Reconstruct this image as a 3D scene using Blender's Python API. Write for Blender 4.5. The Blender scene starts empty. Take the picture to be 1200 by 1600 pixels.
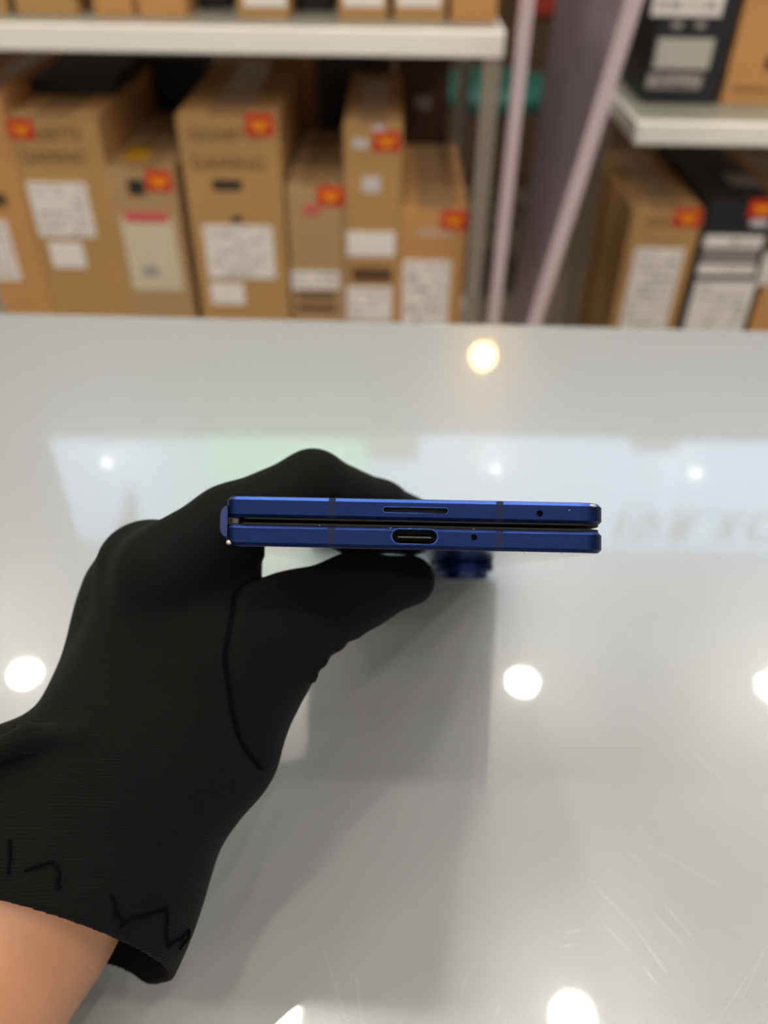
import bpy, bmesh, math, random
import numpy as np
from mathutils import Vector, Matrix
from mathutils.bvhtree import BVHTree

random.seed(7)
scene = bpy.context.scene
col = scene.collection

# ------------------------------------------------------------------ camera
FPX = 1280.0                       # focal length in pixels of the 1200x1600 frame
PITCH, ROLL = math.radians(39.5), math.radians(0.92)
CAM = Vector((0.0, 0.0, 0.2165))   # height above the counter top (z = 0); the phone's far end just meets it
FWD = Vector((0, math.cos(PITCH), -math.sin(PITCH)))
U0 = Vector((0, math.sin(PITCH), math.cos(PITCH)))
X0 = Vector((1, 0, 0))
RGT = X0 * math.cos(ROLL) + U0 * math.sin(ROLL)
UPV = -X0 * math.sin(ROLL) + U0 * math.cos(ROLL)
cd = bpy.data.cameras.new('camera')
cam = bpy.data.objects.new('camera', cd)
col.objects.link(cam)
cam.matrix_world = Matrix(((RGT.x, UPV.x, -FWD.x, CAM.x), (RGT.y, UPV.y, -FWD.y, CAM.y),
                           (RGT.z, UPV.z, -FWD.z, CAM.z), (0, 0, 0, 1)))
cd.sensor_fit = 'VERTICAL'
cd.sensor_height = 36.0
cd.sensor_width = 27.0
cd.lens = FPX / 1600 * 36.0
cd.clip_start = 0.01
cd.dof.use_dof = True
cd.dof.focus_distance = 0.1555
cd.dof.aperture_fstop = cd.lens / 2.7
scene.camera = cam

# ------------------------------------------------------------------ world, exposure
wd = bpy.data.worlds.new('shop_ambient')
scene.world = wd
wd.use_nodes = True
wd.node_tree.nodes['Background'].inputs[0].default_value = (1.0, 0.97, 0.93, 1)
wd.node_tree.nodes['Background'].inputs[1].default_value = 0.12
scene.view_settings.view_transform = 'Standard'
scene.view_settings.look = 'None'
scene.view_settings.gamma = 1.0
scene.view_settings.use_curve_mapping = False
scene.view_settings.exposure = 1.1
LAMP_RADIANCE = 140.0
SIGN_RADIANCE = 0.95

# ------------------------------------------------------------------ helpers
def ray(px, py):
    return FWD * FPX + RGT * (px - 600) - UPV * (py - 800)
def on_y(px, py, Y):
    d = ray(px, py); return CAM + d * ((Y - CAM.y) / d.y)
def on_z(px, py, Z):
    d = ray(px, py); return CAM + d * ((Z - CAM.z) / d.z)
def mirror_y(px, py, Y):
    """where a reflection seen in the counter top (z = 0) at this pixel comes from, at distance Y"""
    d = ray(px, py); t = -CAM.z / d.z; p = CAM + d * t
    d.z = -d.z
    return p + d * ((Y - p.y) / d.y)
def cam_mm(x, y, z):
    """lens frame in millimetres (right, down, away) to the world"""
    return CAM + (RGT * x - UPV * y + FWD * z) * 0.001

def lin(c):
    return tuple(((v / 255) / 12.92 if v / 255 <= 0.04045 else ((v / 255 + 0.055) / 1.055) ** 2.4) for v in c) + (1,)

def mat(name, rgb, rough=0.6, metal=0.0, spec=0.5, noise=0.0, nscale=40.0, bump=0.0, bscale=200.0, coat=0.0, coat_rough=0.03,
        emit=None, emit_s=0.0):
    m = bpy.data.materials.new(name)
    m.use_nodes = True
    nt = m.node_tree
    b = nt.nodes['Principled BSDF']
    base = lin(rgb) if max(rgb) > 1.0 else tuple(rgb) + (1,)
    b.inputs['Base Color'].default_value = base
    b.inputs['Roughness'].default_value = rough
    b.inputs['Metallic'].default_value = metal
    b.inputs['Specular IOR Level'].default_value = spec
    b.inputs['Coat Weight'].default_value = coat
    b.inputs['Coat Roughness'].default_value = coat_rough
    tc = nt.nodes.new('ShaderNodeTexCoord')
    if noise:
        n = nt.nodes.new('ShaderNodeTexNoise'); n.inputs['Scale'].default_value = nscale; n.inputs['Detail'].default_value = 5
        nt.links.new(tc.outputs['Object'], n.inputs['Vector'])
        r = nt.nodes.new('ShaderNodeValToRGB')
        r.color_ramp.elements[0].position = 0.3; r.color_ramp.elements[1].position = 0.7
        r.color_ramp.elements[0].color = tuple(max(0, v * (1 - noise)) for v in base[:3]) + (1,)
        r.color_ramp.elements[1].color = tuple(min(1, v * (1 + noise)) for v in base[:3]) + (1,)
        nt.links.new(n.outputs['Fac'], r.inputs['Fac']); nt.links.new(r.outputs['Color'], b.inputs['Base Color'])
    if bump:
        n2 = nt.nodes.new('ShaderNodeTexNoise'); n2.inputs['Scale'].default_value = bscale; n2.inputs['Detail'].default_value = 3
        nt.links.new(tc.outputs['Object'], n2.inputs['Vector'])
        bp = nt.nodes.new('ShaderNodeBump'); bp.inputs['Strength'].default_value = bump; bp.inputs['Distance'].default_value = 0.001
        nt.links.new(n2.outputs['Fac'], bp.inputs['Height']); nt.links.new(bp.outputs['Normal'], b.inputs['Normal'])
    if emit:
        b.inputs['Emission Color'].default_value = tuple(emit) + (1,)
        b.inputs['Emission Strength'].default_value = emit_s
    return m

def link(name, me, m, parent=None):
    o = bpy.data.objects.new(name, me)
    if m is not None and not me.materials:
        me.materials.append(m)
    col.objects.link(o)
    if parent is not None:
        o.parent = parent
    return o
def obj(name, bm, m, parent=None, smooth=False):
    me = bpy.data.meshes.new(name)
    bmesh.ops.recalc_face_normals(bm, faces=bm.faces)
    bm.to_mesh(me); bm.free()
    if smooth:
        for p in me.polygons: p.use_smooth = True
    return link(name, me, m, parent)
def tag(o, label, cat, group=None, kind=None):
    if label: o['label'] = label
    if cat: o['category'] = cat
    if group: o['group'] = group
    if kind: o['kind'] = kind
    return o
def empty(name, loc=(0, 0, 0)):
    o = bpy.data.objects.new(name, None); o.empty_display_size = 0.02
    col.objects.link(o); o.location = loc
    return o
def add_box(bm, x0, x1, y0, y1, z0, z1, bev=0.0):
    vs = [bm.verts.new((x, y, z)) for z in (z0, z1) for y in (y0, y1) for x in (x0, x1)]
    fs = [bm.faces.new([vs[i] for i in f]) for f in ((0, 2, 3, 1), (4, 5, 7, 6), (0, 1, 5, 4), (2, 6, 7, 3), (0, 4, 6, 2), (1, 3, 7, 5))]
    if bev:
        es = list({e for f in fs for e in f.edges})
        bmesh.ops.bevel(bm, geom=es, offset=bev, segments=2, affect='EDGES', profile=0.5)
    return vs
def box(name, b, m, parent=None, bev=0.0):
    bm = bmesh.new(); add_box(bm, *b, bev=bev)
    return obj(name, bm, m, parent)
def add_lathe(bm, prof, n=32, c=(0, 0, 0), axis='z'):
    """prof: list of (r, h); closed at the ends"""
    rings = []
    for r, h in prof:
        ring = []
        for k in range(n):
            a = 2 * math.pi * k / n
            x, y = r * math.cos(a), r * math.sin(a)
            p = (x, y, h) if axis == 'z' else (x, h, y)
            ring.append(bm.verts.new((p[0] + c[0], p[1] + c[1], p[2] + c[2])))
        rings.append(ring)
    for a, b in zip(rings[:-1], rings[1:]):
        for k in range(n):
            bm.faces.new((a[k], a[(k + 1) % n], b[(k + 1) % n], b[k]))
    bm.faces.new(rings[0][::-1]); bm.faces.new(rings[-1])
def add_tube(bm, pts, r, n=6):
    pts = [Vector(p) for p in pts]
    rings = []
    for i, p in enumerate(pts):
        t = (pts[min(i + 1, len(pts) - 1)] - pts[max(i - 1, 0)]).normalized()
        a = t.orthogonal().normalized() if i == 0 else (a - t * a.dot(t)).normalized()
        b = t.cross(a)
        rr = r[i] if isinstance(r, (list, tuple)) else r
        rings.append([bm.verts.new(p + (a * math.cos(2 * math.pi * k / n) + b * math.sin(2 * math.pi * k / n)) * rr) for k in range(n)])
    for A, B in zip(rings[:-1], rings[1:]):
        for k in range(n):
            bm.faces.new((A[k], A[(k + 1) % n], B[(k + 1) % n], B[k]))
    bm.faces.new(rings[0][::-1]); bm.faces.new(rings[-1])
def add_prism(bm, poly, z0, z1, f):
    """poly of (a, b) extruded; f maps (a, b, h) to a point"""
    lo = [bm.verts.new(f(a, b, z0)) for a, b in poly]; hi = [bm.verts.new(f(a, b, z1)) for a, b in poly]
    n = len(poly)
    for k in range(n):
        bm.faces.new((lo[k], lo[(k + 1) % n], hi[(k + 1) % n], hi[k]))
    bm.faces.new(lo[::-1]); bm.faces.new(hi)

_dg = None
def text_mesh(s, size_x, size_z, depth=0.0003, bold=0.0):
    """text in the x-z plane facing -y, centred, scaled to the size"""
    cu = bpy.data.curves.new('lettering', 'FONT'); cu.body = s; cu.extrude = 0.01; cu.resolution_u = 2
    cu.offset = bold; cu.align_x = 'CENTER'; cu.align_y = 'CENTER'
    o = bpy.data.objects.new('lettering', cu); col.objects.link(o)
    dg = bpy.context.evaluated_depsgraph_get(); dg.update()
    me = bpy.data.meshes.new_from_object(o.evaluated_get(dg))
    bpy.data.objects.remove(o); bpy.data.curves.remove(cu)
    co = np.array([v.co[:] for v in me.vertices])
    lo, hi = co.min(0), co.max(0); s3 = hi - lo
    for v in me.vertices:
        x = (v.co.x - (lo[0] + hi[0]) / 2) / s3[0] * size_x
        z = (v.co.y - (lo[1] + hi[1]) / 2) / s3[1] * size_z
        y = -(v.co.z - lo[2]) / s3[2] * depth
        v.co = (x, y, z)
    me.materials.clear()
    return me

# ------------------------------------------------------------------ materials
M_card = [mat('cardboard_tan', (184, 141, 88), 0.85, noise=0.07, nscale=9, bump=0.15, bscale=90),
          mat('cardboard_pale', (178, 143, 100), 0.85, noise=0.06, nscale=9, bump=0.15, bscale=90),
          mat('cardboard_orange', (198, 144, 88), 0.85, noise=0.06, nscale=9, bump=0.15, bscale=90)]
M_black_card = mat('black_printed_card', (30, 30, 35), 0.5, noise=0.1, nscale=20)
M_paper = mat('white_label_paper', (236, 228, 222), 0.6, noise=0.04, nscale=60)
M_cream = mat('cream_label_paper', (214, 200, 172), 0.6, noise=0.03, nscale=60)
M_ink = mat('black_print', (44, 36, 28), 0.7)
M_brown_ink = mat('brown_print', (92, 62, 34), 0.7)
M_grey_ink = mat('grey_print', (160, 152, 148), 0.7)
M_white_ink = mat('white_print', (206, 198, 200), 0.7)
M_pink = mat('pink_print', (205, 92, 88), 0.6)
M_red = mat('red_sticker', (205, 34, 22), 0.4)
M_gold = mat('orange_emblem', (240, 150, 8), 0.4)
M_tape = mat('packing_tape', (176, 138, 96), 0.25, spec=0.5)
M_shelf = mat('cream_enamel', (250, 244, 236), 0.4, noise=0.02, nscale=8)
M_post = mat('grey_post_paint', (150, 140, 126), 0.45, noise=0.04, nscale=30)
M_pinkpost = mat('rose_white_paint', (208, 186, 190), 0.35)
M_floor = mat('floor_stone', (104, 92, 78), 0.5, noise=0.1, nscale=4)
M_wall = mat('wall_paint', (205, 196, 184), 0.8, noise=0.02, nscale=3)
M_ceil = mat('ceiling_paint', (236, 233, 227), 0.9, noise=0.02, nscale=3)
M_dark_wood = mat('dark_brown_laminate', (74, 50, 28), 0.6, noise=0.15, nscale=6)
M_lamp = mat('lamp_glow', (255, 255, 255), 0.5, emit=(1.0, 0.95, 0.84), emit_s=LAMP_RADIANCE)
M_lamp_rim = mat('lamp_trim', (235, 235, 232), 0.4)
M_metal = mat('brushed_steel', (170, 170, 172), 0.35, metal=1.0)

# ------------------------------------------------------------------ the room
FLOOR_Z, CEIL_Z = -1.0, 1.98
st = dict(kind='structure')
o = box('floor', (-4.5, 4.5, -3.2, 5.2, FLOOR_Z - 0.05, FLOOR_Z), M_floor); o['kind'] = 'structure'
o = box('ceiling', (-4.5, 4.5, -3.2, 5.2, CEIL_Z, CEIL_Z + 0.05), M_ceil); o['kind'] = 'structure'
o = box('wall_far', (-4.5, 4.5, 5.2, 5.3, FLOOR_Z, CEIL_Z), M_wall); o['kind'] = 'structure'

# recessed downlights: the grid whose images lie in the counter top
bm = bmesh.new(); add_lathe(bm, [(0.040, -0.004), (0.0425, -0.006), (0.0425, -0.001), (0.040, 0.0)], 32)
lens_me = bpy.data.meshes.new('lamp_lens'); bmesh.ops.recalc_face_normals(bm, faces=bm.faces); bm.to_mesh(lens_me); bm.free(); lens_me.materials.append(M_lamp)
bm = bmesh.new()
n = 32
prof = [(0.044, 0.0), (0.044, -0.006), (0.052, -0.008), (0.062, -0.003), (0.062, 0.0)]
rings = [[bm.verts.new((r * math.cos(2 * math.pi * k / n), r * math.sin(2 * math.pi * k / n), h)) for k in range(n)] for r, h in prof]
for a, b in zip(rings, rings[1:] + rings[:1]):
    for k in range(n): bm.faces.new((a[k], a[(k + 1) % n], b[(k + 1) % n], b[k]))
rim_me = bpy.data.meshes.new('lamp_rim'); bmesh.ops.recalc_face_normals(bm, faces=bm.faces); bm.to_mesh(rim_me); bm.free(); rim_me.materials.append(M_lamp_rim)
SEEN = {(0.475, 1.77): 'ceiling downlight mirrored as the round glare straight below the camera island',
        (-1.20, 1.77): 'ceiling downlight mirrored as the glare left of the glove',
        (1.32, 1.77): 'ceiling downlight mirrored as the glare cut by the right frame edge',
        (-0.31, 0.757): 'ceiling downlight mirrored as the glare at the bottom nearest the cuff',
        (0.475, 0.757): 'ceiling downlight mirrored as the glare among the scratches at the bottom'}
for Y in (-2.35, -1.30, -0.26, 0.757, 1.77):
    for X in (-2.04, -1.20, -0.31, 0.475, 1.32, 2.165):
        e = empty('ceiling_downlight', (X + (.075 if (X, Y) == (-0.31, 0.757) else 0), Y, CEIL_Z))
        tag(e, SEEN.get((X, Y), 'recessed ceiling downlight whose mirror image falls outside the picture'), 'downlight', 'ceiling downlights')
        link('rim', rim_me, M_lamp_rim, e); link('lens', lens_me, M_lamp, e)

# ------------------------------------------------------------------ the counter
def counter_mat():
    m = mat('milk_white_glass', (159, 159, 160), 0.2, spec=0.5, noise=0.012, nscale=5, coat=1.0, coat_rough=0.035)
    nt = m.node_tree; b = nt.nodes['Principled BSDF']
    tc = nt.nodes.new('ShaderNodeTexCoord')
    n1 = nt.nodes.new('ShaderNodeTexNoise'); n1.inputs['Scale'].default_value = 1500; n1.inputs['Detail'].default_value = 2
    nt.links.new(tc.outputs['Object'], n1.inputs['Vector'])
    bp = nt.nodes.new('ShaderNodeBump'); bp.inputs['Strength'].default_value = 0.6; bp.inputs['Distance'].default_value = 0.0001
    nt.links.new(n1.outputs['Fac'], bp.inputs['Height']); nt.links.new(bp.outputs['Normal'], b.inputs['Normal'])
    n2 = nt.nodes.new('ShaderNodeTexNoise'); n2.inputs['Scale'].default_value = 1.6
    nt.links.new(tc.outputs['Object'], n2.inputs['Vector'])
    bp2 = nt.nodes.new('ShaderNodeBump'); bp2.inputs['Strength'].default_value = 0.02; bp2.inputs['Distance'].default_value = 0.002
    nt.links.new(n2.outputs['Fac'], bp2.inputs['Height']); nt.links.new(bp2.outputs['Normal'], b.inputs['Coat Normal'])
    return m
M_counter = counter_mat()
M_counter_body = mat('white_counter_panel', (216, 213, 208), 0.45)
pL, pR = on_z(0, 486, 0), on_z(1200, 514, 0)
slope = (pR.y - pL.y) / (pR.x - pL.x)
def edge_y(x): return pL.y + slope * (x - pL.x)
ctr = empty('shop_counter', (0, 0.25, FLOOR_Z))
tag(ctr, 'long glossy white shop counter under the gloved hand', 'counter')
bm = bmesh.new()
XL, XR, YN = -1.3, 1.3, -0.20
add_prism(bm, [(XL, YN), (XR, YN), (XR, edge_y(XR)), (XL, edge_y(XL))], -0.014, 0.0, lambda a, b, h: (a, b - 0.25, h - FLOOR_Z))
bmesh.ops.bevel(bm, geom=list(bm.edges), offset=0.003, segments=2, affect='EDGES')
obj('counter_top', bm, M_counter, ctr)
bm = bmesh.new()
add_prism(bm, [(XL + .02, YN + .05), (XR - .02, YN + .05), (XR - .02, edge_y(XR) - .02), (XL + .02, edge_y(XL) - .02)], FLOOR_Z + 0.08, -0.014, lambda a, b, h: (a, b - 0.25, h - FLOOR_Z))
obj('counter_body', bm, M_counter_body, ctr)
bm = bmesh.new()
add_prism(bm, [(XL + .05, YN + .1), (XR - .05, YN + .1), (XR - .05, edge_y(XR) - .06), (XL + .05, edge_y(XL) - .06)], FLOOR_Z, FLOOR_Z + .08, lambda a, b, h: (a, b - 0.25, h - FLOOR_Z))
obj('plinth', bm, M_dark_wood, ctr)
# hairline scratches in the glass
M_scr = mat('scratch', (205, 204, 204), 0.35)
bm = bmesh.new()
for (a, b_, c, d, r) in [(1082, 1175, 1140, 1228, .09), (1035, 1410, 1085, 1468, .08), (1020, 1425, 1072, 1482, .07), (920, 1375, 985, 1440, .06),
                      (985, 1440, 1040, 1518, .08), (945, 1445, 985, 1488, .06), (1005, 1510, 1028, 1540, .1), (1012, 1478, 1042, 1522, .06),
                      (885, 1457, 912, 1453, .06), (872, 1480, 902, 1475, .07), (985, 1335, 1010, 1352, .05), (1010, 1320, 1125, 1385, .04),
                      (720, 1552, 731, 1521, .05), (780, 1570, 774, 1588, .06), (925, 1165, 934, 1150, .03), (1160, 1560, 1196, 1480, .05),
                      (928, 1035, 935, 1062, .05), (500, 1468, 540, 1590, .05), (556, 1520, 566, 1600, .05), (1125, 1590, 1185, 1500, .05)]:
    p, q = on_z(a, b_, 0), on_z(c, d, 0)
    add_tube(bm, [p + Vector((0, 0, .00001)), (p + q) / 2 + Vector((0, 0, r * 6e-4 * .5)), q + Vector((0, 0, .00001))], [.00002, r * 6e-4, .00002], 4)
for v in bm.verts: v.co -= Vector((0, .25, FLOOR_Z))
s_ = obj('scratches', bm, M_scr, ctr); s_['kind'] = 'stuff'

# ------------------------------------------------------------------ the hanging sign whose light lies in the counter
SY = 2.42
zt = CEIL_Z - 0.02
pa, pb = mirror_y(92, 700, SY), mirror_y(1200, 760, SY)
z_lo, z_hi = mirror_y(600, 686, SY).z, mirror_y(600, 858, SY).z
z_hi = min(z_hi, zt)
sx0, sx1 = pa.x, mirror_y(1500, 740, SY).x
M_sign = mat('sign_glow', (240, 240, 240), 0.3, emit=(0.5, 0.86, 1.3), emit_s=SIGN_RADIANCE)
M_sign_green = mat('sign_green_glow', (200, 240, 220), 0.3, emit=(0.30, 1.0, 0.72), emit_s=SIGN_RADIANCE * .92)
M_sign_cyan = mat('sign_cyan_glow', (200, 230, 240), 0.3, emit=(0.5, 0.86, 1.1), emit_s=SIGN_RADIANCE * .95)
M_sign_ink = mat('sign_letters', (78, 80, 84), 0.5)
sg = empty('hanging_lightbox', (0, SY, z_hi))
tag(sg, 'long white lightbox sign with grey letters, seen mirrored in the counter', 'sign')
box('frame', (sx0 - .02, sx1 + .02, 0.012, 0.12, z_lo - z_hi - .01, 0.0), M_wall, sg)
segs = [(92, 238, 690, M_sign), (238, 330, 690, M_sign_cyan), (330, 575, 688, M_sign_green), (575, 652, 722, M_sign), (652, 975, 684, M_sign), (975, 1048, 708, M_sign), (1048, 1500, 694, M_sign)]
for l, r_, yb, mm in segs:
    xa = mirror_y(l, 740, SY).x; xb = mirror_y(r_, 740, SY).x
    box('light_panel', (xa + .002, xb - .002, 0.0, 0.012, mirror_y((l + r_) / 2, yb, SY).z - z_hi, -.006), mm, sg)
# a dark wedge printed at the left end, and the letters at the top of the right end
p0, p1, p2 = mirror_y(205, 752, SY), mirror_y(175, 840, SY), mirror_y(225, 840, SY)
bm = bmesh.new(); add_prism(bm, [(p0.x, p0.z - z_hi), (p1.x, p1.z - z_hi), (p2.x, p2.z - z_hi)], -.003, 0.0, lambda a, b, h: (a, h, b))
obj('printed_wedge', bm, M_sign_ink, sg)
for ch, xc in (('I', 962), ('O', 1002), ('R', 1062), ('X', 1128), ('C', 1178)):
    a, b_ = mirror_y(xc, 848, SY), mirror_y(xc, 800, SY)
    wd_ = 0.03 if ch == 'I' else 0.105
    l = link('letter', text_mesh(ch, wd_, abs(a.z - b_.z), .003, .04), M_sign_ink, sg)
    l.location = (a.x, 0.0, (a.z + b_.z) / 2 - z_hi)
for X in (sx0 + .3, .3, sx1 - .3):
    bm = bmesh.new(); add_tube(bm, [(X, .06, 0), (X, .06, CEIL_Z - z_hi)], .006, 8); obj('hanger', bm, M_metal, sg)
M_glint = mat('glint_glow', (255, 255, 255), 0.5, emit=(1, .98, .93), emit_s=10.0)  # star glints in the sign's reflection, made as small added glowing studs
for px_, py_ in ((165, 728), (475, 735), (776, 738), (1090, 745)):
    p = mirror_y(px_, py_, SY - .03)
    bm = bmesh.new(); add_lathe(bm, [(.004, -.0), (.006, .008), (.006, .03)], 16, axis='y')
    sp = obj('glint_stud', bm, M_glint, sg); sp.location = (p.x, -.03, p.z - z_hi)

# warm pendant lamp beyond the gap between the racks
pp = mirror_y(755, 556, 2.15)
pl = empty('pendant_lamp', (pp.x, pp.y, pp.z))
tag(pl, 'small warm pendant lamp glowing orange in the far end of the counter', 'lamp')
M_warm = mat('warm_bulb', (255, 230, 180), 0.5, emit=(1.0, 0.62, 0.18), emit_s=26.0)
bm = bmesh.new(); bmesh.ops.create_uvsphere(bm, u_segments=20, v_segments=12, radius=.034); obj('bulb', bm, M_warm, pl, True)
bm = bmesh.new(); add_lathe(bm, [(.022, .03), (.022, .075), (.012, .085), (.006, .095)], 20); obj('socket', bm, M_metal, pl)
bm = bmesh.new(); add_tube(bm, [(0, 0, .09), (0, 0, CEIL_Z - pp.z)], .003, 6); obj('cord', bm, M_ink, pl)

# ------------------------------------------------------------------ cartons
def carton(name, label, cat, m, x0, x1, y0, dep, z0, z1, group, flaps=True, tape=True):
    """root is the carton's own body; origin at the middle of the front base edge"""
    xm = (x0 + x1) / 2; w2 = (x1 - x0) / 2; h = z1 - z0
    bm = bmesh.new(); add_box(bm, -w2, w2, 0, dep, 0, h - (.003 if flaps else 0), bev=.0018)
    r = obj(name, bm, m); r.location = (xm, y0, z0)
    tag(r, label, cat, group)
    if flaps:
        for s in (-1, 1):
            a, b = sorted((s * w2, s * .0012))
            box('top_flap', (a + .0005, b - .0005, .0005, dep - .0005, h - .003, h), m, r, bev=.0006)
        if tape:
            box('packing_tape', (-min(.024, w2 * .5), min(.024, w2 * .5), -.0004, dep + .0004, h - .0005, h + .0004), M_tape, r)
    return r
def rect_on(r, l, t, rr, b):
    Y = r.location.y
    c = on_y((l + rr) / 2, (t + b) / 2, Y); w = on_y(rr, (t + b) / 2, Y).x - on_y(l, (t + b) / 2, Y).x
    h = on_y((l + rr) / 2, t, Y).z - on_y((l + rr) / 2, b, Y).z
    return c.x - r.location.x, c.z - r.location.z, w, h
def patch(r, name, px, m, lines=0, ink=None, proud=.0008, sides=None):
    cx, cz, w, h = rect_on(r, *px)
    o = box(name, (cx - w / 2, cx + w / 2, -proud, .0002, cz - h / 2, cz + h / 2), m, r)
    if lines:
        bm = bmesh.new(); rnd = random.Random(int(px[0] * 7 + px[1]))
        for k in range(lines):
            z = cz + h / 2 - h * (k + .7) / (lines + .4)
            x = cx - w * .42
            while x < cx + w * .4:
                l = w * rnd.uniform(.06, .26)
                if rnd.random() < .72:
                    hh = h / lines * rnd.choice((.16, .22, .4))
                    add_box(bm, x, min(x + l, cx + w * .42), -proud - .0003, -proud, z - hh / 2, z + hh / 2)
                x += l + w * .05
        obj('print', bm, ink or M_grey_ink, o)
    return o
def lettering(r, s, px, m, name='printed_lettering'):
    cx, cz, w, h = rect_on(r, *px)
    o = link(name, text_mesh(s, w, h, .0004), m, r)
    o.location = (cx, -.0001, cz)
    return o
def sticker(r, px):
    cx, cz, w, h = rect_on(r, *px)
    o = box('price_sticker', (cx - w / 2, cx + w / 2, -.0010, .0002, cz - h / 2, cz + h / 2), M_red, r)
    o['label'] = 'red square sticker with an orange emblem'
    bm = bmesh.new()
    poly = [(-.30, .26), (-.12, .20), (0, .10), (.12, .20), (.30, .26), (.32, .02), (.16, -.22), (0, -.36), (-.16, -.22), (-.32, .02)]
    add_prism(bm, [(cx + a * w, cz + b * h) for a, b in poly], -.0016, -.0010, lambda a, b, h_: (a, h_, b))
    obj('emblem', bm, M_gold, o)
    return o

# ------------------------------------------------------------------ left rack
RY = 1.05
sl_top, sl_bot = on_y(390, 44, RY).z, on_y(390, 85, RY).z
post_x = on_y(770, 200, RY).x
LX0 = -.68
shx1 = on_y(789, 66, RY).x
lower_z = on_y(390, 178, RY + .02).z - 0.335
rk = empty('storage_rack', ((LX0 + shx1) / 2, RY + .2, FLOOR_Z))
tag(rk, 'cream metal storage rack on the left, its boards full of cardboard cartons', 'rack')
ox, oy, oz = rk.location
def shelf_board(root, x0, x1, y0, y1, zb, zt_, rim=.0015):
    X, Y, Z = root.location
    b = box('shelf_board', (x0 - X, x1 - X, y0 - Y + .0, y1 - Y, zb - Z, zt_ - Z), M_shelf, root, bev=rim)
    bm = bmesh.new()
    add_box(bm, x0 - X + .004, x1 - X - .004, y0 - Y + .012, y1 - Y - .012, zt_ - Z, zt_ - Z + .0006)
    obj('shelf_liner', bm, M_liner, b)
    return b
M_liner = mat('grey_green_shelf_liner', (150, 148, 134), 0.35)
shelf_board(rk, LX0, shx1, RY, RY + .42, sl_bot, sl_top)
shelf_board(rk, LX0, shx1, RY, RY + .42, lower_z - .033, lower_z)
shelf_board(rk, LX0, shx1, RY, RY + .42, FLOOR_Z + .10, FLOOR_Z + .133)
def angle_post(root, x, y, sx, sy, z1, m, w=.021, t=.0018, w2=.021):
    X, Y, Z = root.location
    poly = [(0, 0), (w * sx, 0), (w * sx, t * sy), (t * sx, t * sy), (t * sx, w2 * sy), (0, w2 * sy)]
    bm = bmesh.new(); add_prism(bm, poly, 0, z1 - Z, lambda a, b, h: (x - X + a, y - Y + b, h))
    return obj('post', bm, m, root)
ptop = .14
for (x, y, sx, sy) in ((shx1 - .001, RY + .002, -1, 1), (shx1 - .001, RY + .418, -1, -1), (LX0 + .001, RY + .002, 1, 1), (LX0 + .001, RY + .418, 1, -1)):
    angle_post(rk, x, y, sx, sy, sl_bot + .001 if y < RY + .2 else sl_bot + .001, M_post)

def lower_box(name, label, cat, m, tl, tr, Y, dep, group='cartons standing on the lower board of the left rack', zb=None, **k):
    a, b = on_y(tl[0], tl[1], Y), on_y(tr[0], tr[1], Y)
    return carton(name, label, cat, m, a.x, b.x, Y, dep, lower_z + .0007 if zb is None else zb, (a.z + b.z) / 2, group, **k)
G = M_card
LY = RY + .02
b0 = lower_box('carton', 'tan carton at the far left end of the row, cut off by the frame', 'carton', G[2], (-95, 150), (-2, 152), LY, .28)
patch(b0, 'paper_label', (-30, 345, 22, 438), M_paper, 5)
patch(b0, 'print_mark', (-8, 302, 10, 322), M_brown_ink)
b1 = lower_box('carton', 'tall tan carton with two white labels and an orange emblem at its upper left corner', 'carton', G[0], (6, 180), (150, 182), LY, .29)
patch(b1, 'top_band', (10, 183, 149, 185), M_tape)
lettering(b1, 'GIGABYTE', (22, 199, 126, 219), M_brown_ink)
lettering(b1, 'GAMING', (34, 236, 132, 256), M_brown_ink)
patch(b1, 'paper_label', (52, 286, 142, 370), M_paper, 8)
patch(b1, 'small_label', (80, 378, 132, 418), M_paper)
sticker(b1, (13, 186, 52, 217))
b2 = lower_box('carton', 'low carton with a tall cream label headed in pink', 'carton', G[1], (164, 262), (272, 263), LY, .27)
patch(b2, 'logo_mark', (200, 280, 226, 305), M_ink)
patch(b2, 'cream_label', (199, 340, 278, 454), M_cream, 0)
patch(b2, 'pink_heading', (194, 331, 264, 347), M_pink, proud=.0012)
patch(b2, 'stamp', (224, 415, 248, 432), M_grey_ink, proud=.0012)
sticker(b2, (228, 267, 268, 298))
pz = b2.location
ys = on_z(216, 240, pz.z + 0)  # yellow sticker lies on the lid
zl = on_y(216, 262, LY).z
c = on_z(216, 239, zl); 
box('yellow_sticker', (c.x - pz.x - .016, c.x - pz.x + .016, c.y - pz.y - .03, c.y - pz.y + .02, zl - pz.z, zl - pz.z + .0008), mat('yellow_label', (206, 150, 12), .5), b2)
b3 = lower_box('carton', 'large tan carton with dark lettering over a wide white label', 'carton', G[0], (273, 179), (434, 181), LY, .30)
lettering(b3, 'GIGABYTE', (294, 201, 408, 219), M_brown_ink)
lettering(b3, 'GAMING', (300, 247, 412, 266), M_brown_ink)
patch(b3, 'black_mark', (332, 281, 378, 297), M_ink)
patch(b3, 'warning_mark', (362, 338, 378, 348), M_ink)
patch(b3, 'paper_label', (322, 353, 428, 435), M_paper, 9)
patch(b3, 'small_label', (330, 442, 382, 475), M_paper)
sticker(b3, (384, 178, 427, 212))
b4 = lower_box('carton', 'short narrow carton with a thin white strip label', 'carton', G[1], (446, 290), (536, 291), LY, .27)
patch(b4, 'red_mark', (474, 320, 498, 336), M_pink)
patch(b4, 'strip_label', (456, 424, 530, 452), M_paper, 2)
patch(b4, 'print_band', (465, 457, 524, 466), M_brown_ink)
patch(b4, 'print_band', (466, 476, 526, 486), M_brown_ink)
sticker(b4, (496, 291, 537, 321))
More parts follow.
